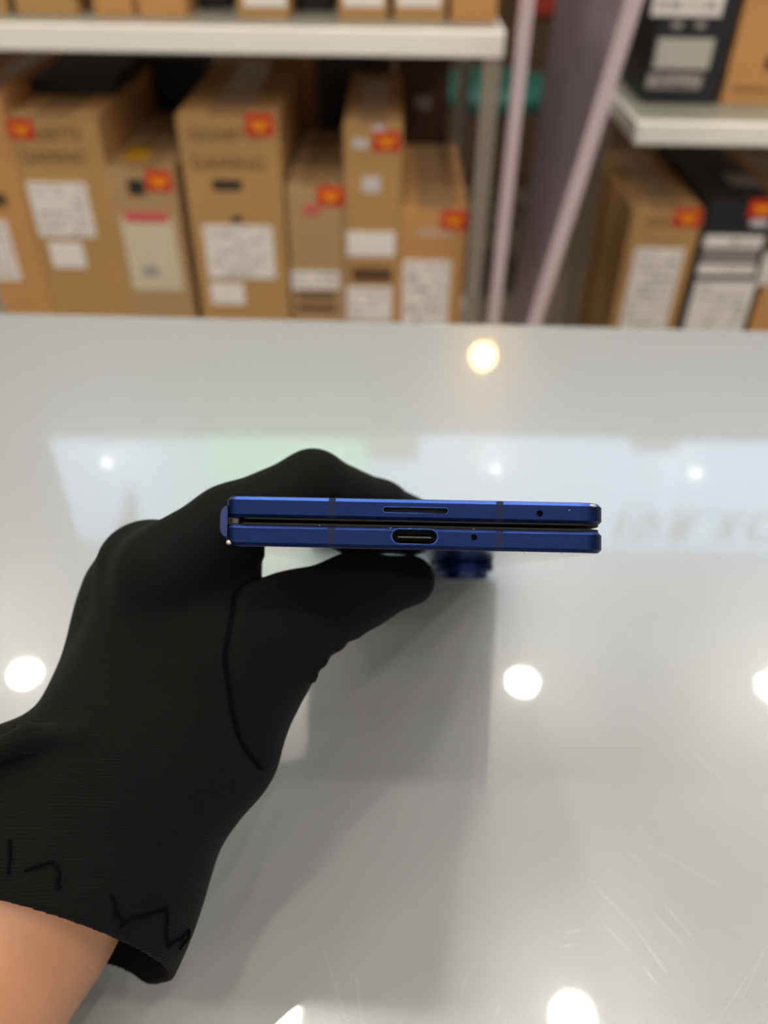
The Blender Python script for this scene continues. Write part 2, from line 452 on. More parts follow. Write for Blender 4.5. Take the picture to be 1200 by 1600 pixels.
b5 = lower_box('carton', 'tall narrow carton with two white labels near the rack post end', 'carton', G[0], (536, 193), (630, 195), LY, .29)
patch(b5, 'pale_mark', (566, 276, 594, 300), M_white_ink)
patch(b5, 'white_mark', (551, 217, 575, 232), M_white_ink)
patch(b5, 'paper_label', (542, 362, 617, 400), M_paper)
patch(b5, 'print_band', (550, 418, 612, 440), M_brown_ink)
patch(b5, 'paper_label', (542, 448, 612, 500), M_paper, 4)
patch(b5, 'white_tag', (583, 196, 602, 206), M_white_ink)
sticker(b5, (583, 205, 625, 236))
b6 = lower_box('carton', 'low brown carton beside the grey rack post with a tall white label', 'carton', G[2], (627, 326), (733, 328), LY, .29)
lettering(b6, 'ASUS', (652, 356, 705, 370), M_white_ink)
patch(b6, 'paper_label', (629, 408, 702, 510), M_paper, 6)
sticker(b6, (690, 329, 730, 358))
# things stowed behind and on top, in the dark under the board
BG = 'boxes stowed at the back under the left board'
def back_box(label, m, tl, tr, Y, dep, zb, **k):
    a, b = on_y(tl[0], tl[1], Y), on_y(tr[0], tr[1], Y)
    return carton('stowed_box', label, 'box', m, a.x, b.x, Y, dep, zb, (a.z + b.z) / 2, BG, flaps=False)
ztop1 = on_y(80, 181, LY).z
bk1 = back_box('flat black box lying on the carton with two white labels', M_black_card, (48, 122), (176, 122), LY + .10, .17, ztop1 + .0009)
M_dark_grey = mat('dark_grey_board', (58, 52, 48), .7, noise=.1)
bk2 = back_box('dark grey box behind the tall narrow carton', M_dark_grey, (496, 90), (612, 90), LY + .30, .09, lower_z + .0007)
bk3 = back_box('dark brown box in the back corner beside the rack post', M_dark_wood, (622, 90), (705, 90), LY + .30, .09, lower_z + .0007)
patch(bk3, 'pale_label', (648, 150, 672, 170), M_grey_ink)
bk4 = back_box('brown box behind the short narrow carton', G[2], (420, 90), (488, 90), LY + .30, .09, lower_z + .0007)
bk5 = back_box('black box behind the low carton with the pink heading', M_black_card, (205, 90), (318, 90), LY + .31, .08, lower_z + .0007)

# cartons on the upper board, cut off by the top of the frame
UG = 'cartons standing on the upper board of the left rack'
UY = on_z(390, 29, sl_top + .0006).y
ups = [(-70, 14, .25, 0, 'tan carton on the upper board at the left frame edge'),
       (27, 123, .245, 0, 'widest tan carton on the upper board, second from the left frame edge'),
       (148, 210, .25, 2, 'tan carton on the upper board, left one of a touching pair'),
       (216, 292, .255, 2, 'tan carton on the upper board, right one of a touching pair'),
       (372, 452, .25, 0, 'tan carton with white label between two dark gaps on the upper board'),
       (529, 606, .285, 0, 'tan carton with white label, third from the right end of the upper board'),
       (615, 696, .25, 0, 'tan carton with white label, second from the right end of the upper board'),
       (704, 776, .09, 2, 'plain low carton at the right end of the upper board')]
for l, r_, h, mi, lb in ups:
    a, b = on_y(l, 24, UY), on_y(r_, 24, UY)
    u = carton('carton', lb, 'carton', G[mi], a.x, b.x, UY, .27, sl_top + .0007, sl_top + .0007 + h, UG)
    if 'white label' in lb:
        patch(u, 'paper_label', (l + 7, -60, r_ - 6, 11), M_paper, 0)
for l, r_, lb in ((314, 354, 'black filler for the dark gap on the upper board beside the touching pair of cartons'), (468, 516, 'black filler for the dark gap on the upper board between two labelled cartons')):
    a, b = on_y(l, 14, UY + .06), on_y(r_, 14, UY + .06)
    carton('black_carton', lb, 'carton', M_black_card, a.x, b.x, UY + .06, .2, sl_top + .0007, sl_top + .24, UG)  # black fillers added to make the gaps between cartons dark

# slim rose-white post standing between the racks
Pq, Pw = on_y(820, 10, 1.0), on_y(780, 470, 1.0)
pxm = (Pq.x + Pw.x) / 2
sp_ = empty('slim_post', (pxm, 1.0, FLOOR_Z))
tag(sp_, 'slim rose-white metal post between the two racks', 'post')
box('shaft', (-.0065, .0065, 0, .024, .008, ptop - FLOOR_Z), M_pinkpost, sp_, bev=.001)
box('foot_plate', (-.014, .014, -.02, .045, 0, .008), M_pinkpost, sp_, bev=.001)
box('top_cap', (-.008, .008, -.0015, .0255, ptop - FLOOR_Z, ptop - FLOOR_Z + .006), M_pinkpost, sp_, bev=.001)

# ------------------------------------------------------------------ leaning board beside the right rack
M_panel = mat('mauve_grey_laminate', (128, 116, 128), 0.28, noise=.12, nscale=14)
Yp = .97
q0, q1 = on_y(838, 495, Yp), on_y(992, 0, Yp)
dx = (q1.x - q0.x) / (q1.z - q0.z)
zb_, zt2 = -.38, .14
def px_at(z): return q0.x + dx * (z - q0.z)
ln = empty('leaning_board', (px_at(zb_), Yp, zb_))
tag(ln, 'mauve grey board leaning right, with a rose-white front edge', 'board')
X, Y_, Z_ = ln.location
def board(name, th0, th1, yf0, yf1, yb0, yb1, m):
    bm = bmesh.new()
    vs = []
    for z, yb in ((zb_, yb0), (zt2, yb1)):
        for y in (yf0, yb):
            for t in (th0, th1):
                vs.append(bm.verts.new((px_at(z) + t - X, y - Y_, z - Z_)))
    for f in ((0, 1, 3, 2), (4, 6, 7, 5), (0, 4, 5, 1), (2, 3, 7, 6), (0, 2, 6, 4), (1, 5, 7, 3)):
        bm.faces.new([vs[i] for i in f])
    return obj(name, bm, m, ln)
board('panel', -.006, .006, Yp + .006, Yp + .006, Yp + .07, Yp + .46, M_panel)
bm = bmesh.new(); add_box(bm, .004, .10, .002, .10, FLOOR_Z - zb_, 0, bev=.002); obj('pedestal', bm, M_panel, ln)
board('edge_trim', -.008, .008, Yp - .002, Yp - .002, Yp + .0055, Yp + .0055, M_pinkpost)

# ------------------------------------------------------------------ right rack
R2 = 1.20
rt, rb = on_y(1000, 192, R2).z, on_y(1000, 226, R2).z
rx0 = on_y(993, 210, R2).x
rlow = rb - .50
rr = empty('storage_rack', (rx0 + .5, R2 + .2, FLOOR_Z))
tag(rr, 'cream metal storage rack on the right, behind the leaning board', 'rack')
rot_r = 0
shelf_board(rr, rx0, rx0 + 1.1, R2, R2 + .42, rb, rt)
shelf_board(rr, rx0, rx0 + 1.1, R2, R2 + .42, rlow - .033, rlow)
shelf_board(rr, rx0, rx0 + 1.1, R2, R2 + .42, FLOOR_Z + .10, FLOOR_Z + .133)
pxp = on_y(893, 440, R2 + .16).x
Xr, Yr, Zr = rr.location
for (x, y) in ((rx0 + 1.09, R2 + .20),):
    box('post', (x - Xr - .011, x - Xr + .011, y - Yr - .011, y - Yr + .011, 0, rb - Zr), M_post, rr, bev=.001)
for y in (R2 + .20,):
    box('post', (rx0 - Xr - .012, rx0 - Xr + .012, y - Yr - .011, y - Yr + .011, 0, rb - Zr), M_post, rr, bev=.001)

RG = 'boxes standing on the lower board of the right rack'
RYL = R2 + .02
def right_box(name, label, m, tl, tr, Y, dep, zb, **k):
    a, b = on_y(tl[0], tl[1], Y), on_y(tr[0], tr[1], Y)
    return carton(name, label, 'carton', m, a.x, b.x, Y, dep, zb, (a.z + b.z) / 2, RG, **k)
r1 = right_box('carton', 'tan carton with a tall white label beside the leaning board', G[0], (990, 326), (1102, 328), RYL, .30, rlow + .0007)
lettering(r1, 'ASUS', (1010, 338, 1060, 356), M_brown_ink)
patch(r1, 'print_band', (1008, 368, 1062, 376), M_tape)
patch(r1, 'paper_label', (978, 390, 1052, 530), M_paper, 11)
sticker(r1, (1054, 326, 1096, 354))
cx, cz, w_, h_ = rect_on(r1, 935, 440, 950, 500)
r2 = right_box('black_carton', 'black carton with white striped labels right of the tan carton', M_black_card, (1110, 315), (1218, 318), RYL, .30, rlow + .0007, tape=False)
patch(r2, 'strip_label', (1100, 368, 1192, 388), M_paper, 1)
patch(r2, 'grey_print', (1096, 394, 1185, 406), M_grey_ink)
patch(r2, 'strip_label', (1090, 412, 1180, 430), M_paper, 1)
patch(r2, 'paper_label', (1075, 440, 1168, 530), M_paper, 6)
sticker(r2, (1170, 312, 1212, 340))
patch(r2, 'white_lettering', (1172, 343, 1200, 354), M_white_ink, 0)
zl = on_y(1160, 316, RYL).z
c = on_z(1160, 282, zl); q = r2.location
box('lid_label', (c.x - q.x - .024, c.x - q.x + .024, c.y - q.y - .022, c.y - q.y + .03, zl - q.z, zl - q.z + .0008), M_grey_ink, r2)
r3 = right_box('carton', 'brown carton cut off by the right frame edge', G[2], (1228, 335), (1330, 338), RYL, .30, rlow + .0007)
patch(r3, 'paper_label', (1188, 395, 1240, 445), M_paper, 3)

UYR = on_z(1118, 164, rt + .0006).y
def upper_right(name, label, m, l, r_, h, **k):
    a, b = on_y(l, 160, UYR), on_y(r_, 160, UYR)
    return carton(name, label, 'carton', m, a.x, b.x, UYR, .26, rt + .0007, rt + .0007 + h, 'boxes standing on the upper board of the right rack', **k)
u1 = upper_right('black_carton', 'black carton with two white labels on the upper right board', M_black_card, 1003, 1118, .30, tape=False)
patch(u1, 'paper_label', (1024, -60, 1136, 26), M_paper, 3)
patch(u1, 'silver_label', (1024, 60, 1112, 108), mat('silver_label_paper', (188, 184, 174), .4), 0)
patch(u1, 'symbol', (1050, 34, 1066, 44), M_grey_ink)
patch(u1, 'symbol', (1088, 34, 1102, 44), M_grey_ink)
patch(u1, 'white_print', (1010, 116, 1096, 138), M_grey_ink, 2, M_black_card)
u2 = upper_right('carton', 'bright tan carton on the upper right board beside the black carton', G[2], 1126, 1260, .33)
patch(u2, 'print_band', (1145, 138, 1230, 142), M_brown_ink)
patch(u2, 'handle_slot', (1196, 88, 1216, 110), M_ink)
Yg = UYR + .27
a, b = on_y(1090, 60, Yg), on_y(1180, 60, Yg)

# ------------------------------------------------------------------ beyond the racks
cab = empty('brown_cabinet', (0.2, 3.75, FLOOR_Z))
tag(cab, 'dark brown cabinet far behind the gap between the racks', 'cabinet')
box('carcass', (-2.2, 2.6, 0.02, .5, 0, 1.25), M_dark_wood, cab)
for k in range(8):
    x = -2.2 + k * .6
    d_ = box('door', (x + .004, x + .596, 0, .02, .06, 1.24), M_dark_wood, cab, bev=.002)
    box('handle', (x + .54, x + .555, -.02, 0, .75, .95), M_metal, d_, bev=.002)
p = on_y(858, 2, 3.70)
rd = box('red_notice', (-.055, .055, 0, .012, -.05, .09), mat('red_card', (150, 40, 14), .6), None, bev=.003)
rd.location = (p.x, 3.725, p.z); tag(rd, 'small red notice fixed to the dark brown cabinet', 'notice')
box('clip', (-.012, .012, -.006, 0, .07, .1), M_metal, rd)
c = on_z(772, 121, -.36)
stl = empty('round_stool', (c.x, c.y, FLOOR_Z))
tag(stl, 'round teal cushioned stool beyond the slim post', 'stool')
M_teal = mat('teal_vinyl', (34, 92, 84), .5)
hs = -.36 - FLOOR_Z
bm = bmesh.new(); add_lathe(bm, [(.17, hs - .075), (.195, hs - .06), (.203, hs - .03), (.195, hs - .008), (.16, hs)], 40); obj('cushion', bm, M_teal, stl, True)
bm = bmesh.new(); add_lathe(bm, [(.03, .03), (.03, hs - .075)], 20); obj('column', bm, M_ink, stl)
bm = bmesh.new(); add_lathe(bm, [(.2, 0), (.2, .012), (.06, .03), (.03, .05)], 32); obj('base', bm, M_ink, stl)
bm = bmesh.new(); n = 28
add_tube(bm, [(.15 * math.cos(2 * math.pi * k / n), .15 * math.sin(2 * math.pi * k / n), .22) for k in range(n + 1)], .009, 8); obj('foot_ring', bm, M_ink, stl)
for a in (0, math.pi / 2, math.pi, 3 * math.pi / 2):
    bm = bmesh.new(); add_tube(bm, [(.028 * math.cos(a), .028 * math.sin(a), .22), (.15 * math.cos(a), .15 * math.sin(a), .22)], .006, 6); obj('spoke', bm, M_ink, stl)

# ------------------------------------------------------------------ the folding phone
mm_ = .001
PC = np.array([(648.5 - 600) * 154 / FPX, (819.0 - 800) * 154 / FPX, 154.0])
pw = np.array([20 / FPX, 104 / FPX, 1.0]); pw /= np.linalg.norm(pw)
pu = np.array([1, 0.021, 0.0]); pu = pu - (pu @ pw) * pw; pu /= np.linalg.norm(pu)
pv = np.cross(pw, pu)
def cdir(v): return RGT * v[0] - UPV * v[1] + FWD * v[2]
ex, ey, ez = cdir(pu), cdir(pw), -cdir(pv)
po = cam_mm(*PC)
ph = empty('folding_phone')
ph.matrix_world = Matrix(((ex.x, ey.x, ez.x, po.x), (ex.y, ey.y, ez.y, po.y), (ex.z, ey.z, ez.z, po.z), (0, 0, 0, 1)))
tag(ph, 'dark blue folded phone held end-on in the black glove', 'phone')
M_blue = mat('blue_anodised_frame', (16, 31, 74), 0.42, metal=0.85, spec=0.3, noise=.05, nscale=900, bump=.04, bscale=9000)
M_band = mat('antenna_band_blue', (24, 31, 62), 0.6, spec=.12)
M_hole = mat('black_cavity', (3, 3, 4), 0.8)
M_glass_blue = mat('blue_back_glass', (22, 34, 66), 0.08, spec=0.6, coat=.5)
M_screen = mat('black_screen_glass', (6, 6, 8), 0.06, spec=0.5)
M_bezel = mat('black_rubber_bezel', (15, 13, 11), 0.55, spec=.2)
M_tongue = mat('port_tongue', (40, 36, 34), 0.4)
M_chip = mat('bare_metal_scuff', (205, 198, 190), 0.35, metal=.7)
M_lens = mat('lens_glass', (10, 8, 18), 0.03, spec=.8, coat=1)
M_hinge = mat('blue_hinge_metal', (24, 38, 84), 0.25, metal=.6)

def plan(x0, x1, y0, y1, rl, rr_, ins=0.0, n=14):
    pts = []
    for cx, cy, r, a0 in ((x1 - rr_, y0 + rr_, rr_, -90), (x1 - rr_, y1 - rr_, rr_, 0), (x0 + rl, y1 - rl, rl, 90), (x0 + rl, y0 + rl, rl, 180)):
        for k in range(n):
            a = math.radians(a0 + 90 * k / (n - 1)); q = max(r - ins, .05)
            off = r - ins - q
            pts.append((cx + (q) * math.cos(a), cy + (q) * math.sin(a)))
    return pts
def slab_bm(x0, x1, y0, y1, z0, z1, rl, rr_, ch, edged=False):
    bm = bmesh.new(); rings = []
    for ins, z in ((ch, z0), (ch * .5, z0 + ch * .5), (0, z0 + ch), (0, z1 - ch), (ch * .5, z1 - ch * .5), (ch, z1)):
        rings.append([bm.verts.new((a * mm_, b * mm_, z * mm_)) for a, b in plan(x0, x1, y0, y1, rl, rr_, ins)])
    n = len(rings[0])
    for A, B in zip(rings[:-1], rings[1:]):
        for k in range(n):
            f = bm.faces.new((A[k], A[(k + 1) % n], B[(k + 1) % n], B[k]))
            if edged and (A is rings[3] or A is rings[4]): f.material_index = 1  # upper chamfer alone takes the highlight tone
    bm.faces.new(rings[0][::-1]); bm.faces.new(rings[-1])
    return bm
def stadium(cx, cz, hw, hh, n=10):
    pts = []
    for s, a0 in ((1, -90), (-1, 90)):
        for k in range(n):
            a = math.radians(a0 + 180 * k / (n - 1)); pts.append((cx + s * (hw - hh) + hh * math.cos(a), cz + hh * math.sin(a)))
    return pts
def pocket(cuts, target):
    """sink pockets of the given outlines into the end face"""
    dgs = []
    for poly, dep in cuts:
        bm = bmesh.new(); add_prism(bm, [(a * mm_, b * mm_) for a, b in poly], -1 * mm_, dep * mm_, lambda a, b, h: (a, h, b))
        c = obj('cutter', bm, M_hole); c.data.materials.clear(); c.data.materials.append(M_hole)
        md = target.modifiers.new('cut', 'BOOLEAN'); md.operation = 'DIFFERENCE'; md.solver = 'EXACT'; md.object = c
        md.material_mode = 'TRANSFER'
        dgs.append(c)
    dg = bpy.context.evaluated_depsgraph_get(); dg.update()
    me = bpy.data.meshes.new_from_object(target.evaluated_get(dg))
    target.modifiers.clear(); old = target.data; target.data = me
    for c in dgs: bpy.data.objects.remove(c)
def rim(name, poly, r, parent, m):
    bm = bmesh.new(); pts = [(a * mm_, -.00002, b * mm_) for a, b in poly]; pts.append(pts[0])
    add_tube(bm, pts, r * mm_, 6); return obj(name, bm, m, parent, True)
def place(o): o.parent = ph; return o
M_rim = mat('highlit_blue_chamfer', (66, 92, 170), .32, metal=.85)  # polished edge; the highlight along the upper chamfers is put into this colour
top = obj('upper_half', slab_bm(-35.9, 35.9, 0, 158.4, .72, 4.65, 2.2, 4.6, .62, True), M_blue)
top.data.materials.append(M_rim)
sp_poly, m1 = stadium(0.05, 2.62, 6.15, .55), stadium(23.4, 2.5, .621, .62, 10)
pocket([(sp_poly, 2.2), (m1, 2.5)], top); place(top)
bot = obj('lower_half', slab_bm(-35.9, 35.9, 0, 158.4, -4.65, -.66, 2.2, 4.6, .62, True), M_blue)
bot.data.materials.append(M_rim)
usb, m2 = stadium(-.05, -2.35, 4.35, 1.42), stadium(11.1, -2.25, .581, .58, 10)
pocket([(usb, 6.0), (m2, 2.5)], bot); place(bot)
rim('speaker_rim', sp_poly, .07, top, M_rim)
rim('port_rim', usb, .12, bot, M_rim)
bx_ = lambda nm, x0, x1, y0, y1, z0, z1, m, par, bev=0: box(nm, (x0 * mm_, x1 * mm_, y0 * mm_, y1 * mm_, z0 * mm_, z1 * mm_), m, par, bev * mm_)
bx_('port_tongue', -3.2, 3.15, .9, 5.9, -2.65, -2.25, M_tongue, bot, .1)
def band(par, xc, z0, z1):
    bm = bmesh.new(); ch = .62; e = .015
    prof = [(-e, z0 + ch), (-e, z1 - ch), (ch * .5 - e, z1 - ch * .5 + e), (ch, z1 + e), (2.5, z1 + e), (2.5, z0 - e), (ch, z0 - e), (ch * .5 - e, z0 + ch * .5 - e)]
    # a shell that follows the chamfered edge
    lo = [bm.verts.new(((xc - .68) * mm_, a * mm_, b * mm_)) for a, b in prof]; hi = [bm.verts.new(((xc + .68) * mm_, a * mm_, b * mm_)) for a, b in prof]
    for k in range(len(prof)):
        j = (k + 1) % len(prof); bm.faces.new((lo[k], lo[j], hi[j], hi[k]))
    bm.faces.new(lo[::-1]); bm.faces.new(hi)
    return obj('antenna_band', bm, M_band, par)
for par, z0, z1 in ((top, .72, 4.65), (bot, -4.65, -.66)):
    band(par, -15.7, z0, z1); band(par, 15.9, z0, z1)
# screens and glass
obj('cover_screen', slab_bm(-35.2, 35.2, .7, 157.7, 4.6, 4.75, 1.8, 4.2, .08), M_screen, ph)
obj('back_glass', slab_bm(-35.2, 35.2, .7, 157.7, -4.75, -4.6, 1.8, 4.2, .08), M_glass_blue, ph)
obj('inner_bezel', slab_bm(-32.6, 35.3, .35, 158.0, .34, .78, 1.2, 4.3, .1), M_bezel, ph)
obj('inner_bezel', slab_bm(-33.2, 35.3, .35, 158.0, -.74, -.22, 1.2, 4.3, .1), M_bezel, ph)
# hinge spine on the left
bm = bmesh.new()
prof = [(-34.5, 3.4), (-36.0, 3.3), (-36.8, 2.6), (-37.05, 1.6), (-37.05, -1.4), (-36.8, -2.4), (-36.0, -3.1), (-34.5, -3.2)]
prof = [(-35.5, 2.95), (-36.25, 2.7), (-36.75, 2.0), (-36.9, 1.0), (-36.9, -1.4), (-36.75, -2.3), (-36.25, -2.9), (-35.5, -3.1)]
add_prism(bm, [(a * mm_, b * mm_) for a, b in prof], .6 * mm_, 157.8 * mm_, lambda a, b, h: (a, h, b)); obj('hinge_spine', bm, M_hinge, ph)
bx_('hinge_block', -35.6, -33.3, 1.0, 8, -.64, .70, M_bezel, ph)
bx_('hinge_knuckle', -34.6, -33.4, .6, 2.0, -.6, .5, M_tongue, ph, .15)
# camera island under the far end
isl = obj('camera_island', slab_bm(8.2, 26.2, 90, 146, -7.6, -4.7, 8.5, 8.5, .5), M_blue, ph)
for k in range(3):
    yy = 99.5 + k * 18.3
    bm = bmesh.new(); add_lathe(bm, [(7.6 * mm_, -7.6 * mm_), (7.6 * mm_, -9.6 * mm_), (7.2 * mm_, -10.0 * mm_), (6.2 * mm_, -10.0 * mm_)], 32, (17.2 * mm_, yy * mm_, 0)); 
    rg = obj('lens_ring', bm, M_hinge, isl, False)
    bm = bmesh.new(); add_lathe(bm, [(6.2 * mm_, -10.0 * mm_), (6.0 * mm_, -10.25 * mm_), (3 * mm_, -10.3 * mm_)], 32, (17.2 * mm_, yy * mm_, 0)); obj('lens_glass', bm, M_lens, rg)
# worn spots: bare metal at two corners and specks of dust
def speck(x, y, z, sx, sy, sz, m=M_chip, nm='scuff', par=ph):
    bm = bmesh.new(); bmesh.ops.create_icosphere(bm, subdivisions=2, radius=1)
    rnd = random.Random(int(x * 100))
    for v in bm.verts: v.co = Vector(((v.co.x * sx * rnd.uniform(.8, 1.15) + x) * mm_, (v.co.y * sy + y) * mm_, (v.co.z * sz * rnd.uniform(.8, 1.15) + z) * mm_))
    return obj(nm, bm, m, par, True)
speck(33.4, 1.25, 4.2, 1.0, 1.0, .42, par=top)
speck(-35.1, .75, -4.1, .6, .7, .5, par=bot)
for x, y, z in ((9.7, .3, 4.25), (28.9, 0.0, 3.2), (11.0, -.02, -.72), (-18.0, .25, -.55), (-4.6, .0, -.8), (-1.0, .02, -.84)):
    speck(x, y, z, .13, .06, .09, nm='dust_speck')
for x, y in ((28.5, 5.2), (22.0, 9.5)):
    speck(x, y, -4.76, .14, .14, .05, m=M_hole, nm='dust_speck')

# ------------------------------------------------------------------ arm and glove: distance field in millimetres of the lens frame
F = FPX
def P(px,py,d): return np.array([(px-600)*d/F,(py-800)*d/F,d])
def rcone(p,a,b,r1,r2):
    a=np.asarray(a,np.float32);b=np.asarray(b,np.float32)
    ba=b-a;L2=float(ba@ba)
    pa=p-a
    t=np.clip((pa@ba)/L2,0,1)
    q=pa-t[...,None]*ba
    return np.sqrt((q*q).sum(-1))-(r1+(r2-r1)*t)
def smin(a,b,k):
    h=np.clip(0.5+0.5*(b-a)/k,0,1)
    return b+(a-b)*h-k*h*(1-h)
def smax(a,b,k): return -smin(-a,-b,k)
# phone frame (cam coords, x right, y down, z depth, mm)
PH_C=P(648.5,819.0,154.0)
w=np.array([20/F,104/F,1.0]);w/=np.linalg.norm(w)
u0=np.array([1,0.021,0.0]);u=u0-(u0@w)*w;u/=np.linalg.norm(u)
v=np.cross(w,u)   # thickness direction, down
PH=(u,v,w)
def phone_box(p,grow=0.0):
    q=p-PH_C.astype(np.float32)
    x=q@u.astype(np.float32);y=q@v.astype(np.float32);z=q@w.astype(np.float32)
    dx=np.abs(x+0.3)-(36.3+grow);dy=np.abs(y)-(4.65+grow);dz=np.abs(z-79.2)-(79.2+grow)
    return np.maximum(np.maximum(dx,dy),dz)
W=w
# bones: (px,py,depth,r) chains
index=[(256,898,180,11.0),(362,824,186,9.4),(489,757,195,7.9),(592,797,214,7.5),(638,811,228,6.7)]
thumbc=[(262,1180,168,17),(392,1030,170,12.6),(462,968,176,9.6),(555,925,184,8.0),(640,907,193,6.0)]
def chain(p,ch,off=np.zeros(3),k=3.0,sc=1.0):
    d=None
    for A,B in zip(ch[:-1],ch[1:]):
        e=rcone(p,P(*A[:3])+off,P(*B[:3])+off,A[3]*sc,B[3]*sc)
        d=e if d is None else smin(d,e,k)
    return d
palm=[ # (A,B) pairs
 ((222,885,182,9.0),(178,965,186,7.0)),
 ((258,912,182,13),(210,1180,168,17.5)),
 ((192,925,190,8),(158,1120,176,12)),
 ((340,900,186,10.5),(300,1050,176,15)),
 ((362,845,187,6.5),(376,872,190,5.2)),
 ((290,1030,174,18),(235,1200,166,18.5)),
 ((350,1060,172,14.2),(340,1170,168,12.8)),
 ((212,1150,170,18),(195,1290,166,17.5)),
]
# cuff: cross-section chain widening towards the rim
cuff=[((215,1190,167,18),(124,1390,163,22.5)),((124,1390,163,22.5),(50,1545,160,25)),
      ((135,1205,168,12),(22,1275,166,17)),((22,1275,166,17),(-40,1380,164,21)),((190,1240,167,15),(70,1360,166,21)),((70,1360,166,21),(-50,1500,164,23.0))]
RA,RB,RC=P(266,1527,174),P(40,1417,152),P(150,1523,195)
RIM_A=RA
RIM_N=np.cross(RB-RA,RC-RA);RIM_N/=np.linalg.norm(RIM_N)
if RIM_N[1]<0:RIM_N=-RIM_N
def push(A,dd): return (A[0],A[1],A[2]+dd,A[3]*(A[2]+dd)/A[2])
DD=14.0
palm=[(push(A,DD if A[1]>1000 else DD*.6),push(B,DD)) for A,B in palm]
cuff=[(push(A,DD),push(B,DD)) for A,B in cuff]
thumbc=[push(A,DD*k) for A,k in zip(thumbc,(1,.8,.5,.2,0))]
def fingers(p):
    d=chain(p,index)
    for i,(s,sc) in enumerate(((19,1.02),(37,.96),(53,.84))):
        off=W*s+np.array([-1.0*i-1,1.0+1.2*i,0])
        d=np.minimum(d,chain(p,index,off,3.0,sc))
    return d
def hand_solid(p,cuffed=True):
    d=None
    for A,B in palm:
        e=rcone(p,P(*A[:3]),P(*B[:3]),A[3],B[3]); d=e if d is None else smin(d,e,7)
    # depth of the hand: knuckles of the other fingers
    for s in (19,37,52):
        e=rcone(p,P(262,915,184)+W*s,P(200,1210,176)+W*s*.42,11.5-s*.05,12.5)
        d=smin(d,e,6)
    d=smin(d,fingers(p),4)
    q=p-PH_C.astype(np.float32)
    d=smax(d,np.minimum(q@u.astype(np.float32)+32.0+.24*np.maximum(q@w.astype(np.float32)-28,0),np.minimum(q@v.astype(np.float32)-3.0,13.0-q@v.astype(np.float32))),1.5)
    d=smin(d,chain(p,thumbc,k=5),6)
    if cuffed:
        for A,B in cuff:
            d=smin(d,rcone(p,P(*A[:3]),P(*B[:3]),A[3],B[3]),8)
    return d
def cavity(p):
    d=None
    for A,B in cuff:
        e=rcone(p,P(*A[:3]),P(*B[:3]),A[3],B[3]); d=e if d is None else smin(d,e,8)
    # continue past the rim
    return d+1.3
def ridges(p,d):
    rs=[((-20,1178,150,2.4),(45,1152,151,2.2)),((45,1152,151,2.2),(130,1148,149,1.4)),((130,1148,149,1.4),(235,1158,149,.3)),
        ((500,1030,169,1.7),(470,1000,166,.8)),((527,1003,172,1.7),(490,968,169,.8)),((552,985,175,1.6),(515,945,172,.7)),
        ((488,1058,167,1.2),(450,1030,162,.6)),
        ]
    for A,B in rs:
        k_=1.0 if A[0]<300 else .62
        A,B=push(A,DD*k_),push(B,DD*k_)
        d=smin(d,rcone(p,P(*A[:3]),P(*B[:3]),A[3],B[3]),2.0)
    return d
def glove(p):
    d=hand_solid(p)
    d=ridges(p,d)
    plane=(p-RIM_A.astype(np.float32))@RIM_N.astype(np.float32)
    d=smax(d,plane,0.6)
    c=np.maximum(cavity(p),-(plane+38))
    d=smax(d,-c,0.8)
    d=np.maximum(d,-phone_box(p,0.05))
    return d
forearm=[((190,1240,180,15.8),(20,1430,176,21.3)),((20,1430,176,21.3),(-115,1600,168,24.6)),((-115,1600,168,24.6),(-700,1690,150,28))]
def skin(p):
    d=np.maximum(hand_solid(p,False)+2.0,-phone_box(p,2.2))
    e=None
    for A,B in forearm:
        q=rcone(p,P(*A[:3]),P(*B[:3]),A[3],B[3]); e=q if e is None else smin(e,q,6)
    d=smin(d,e,5)
    return d

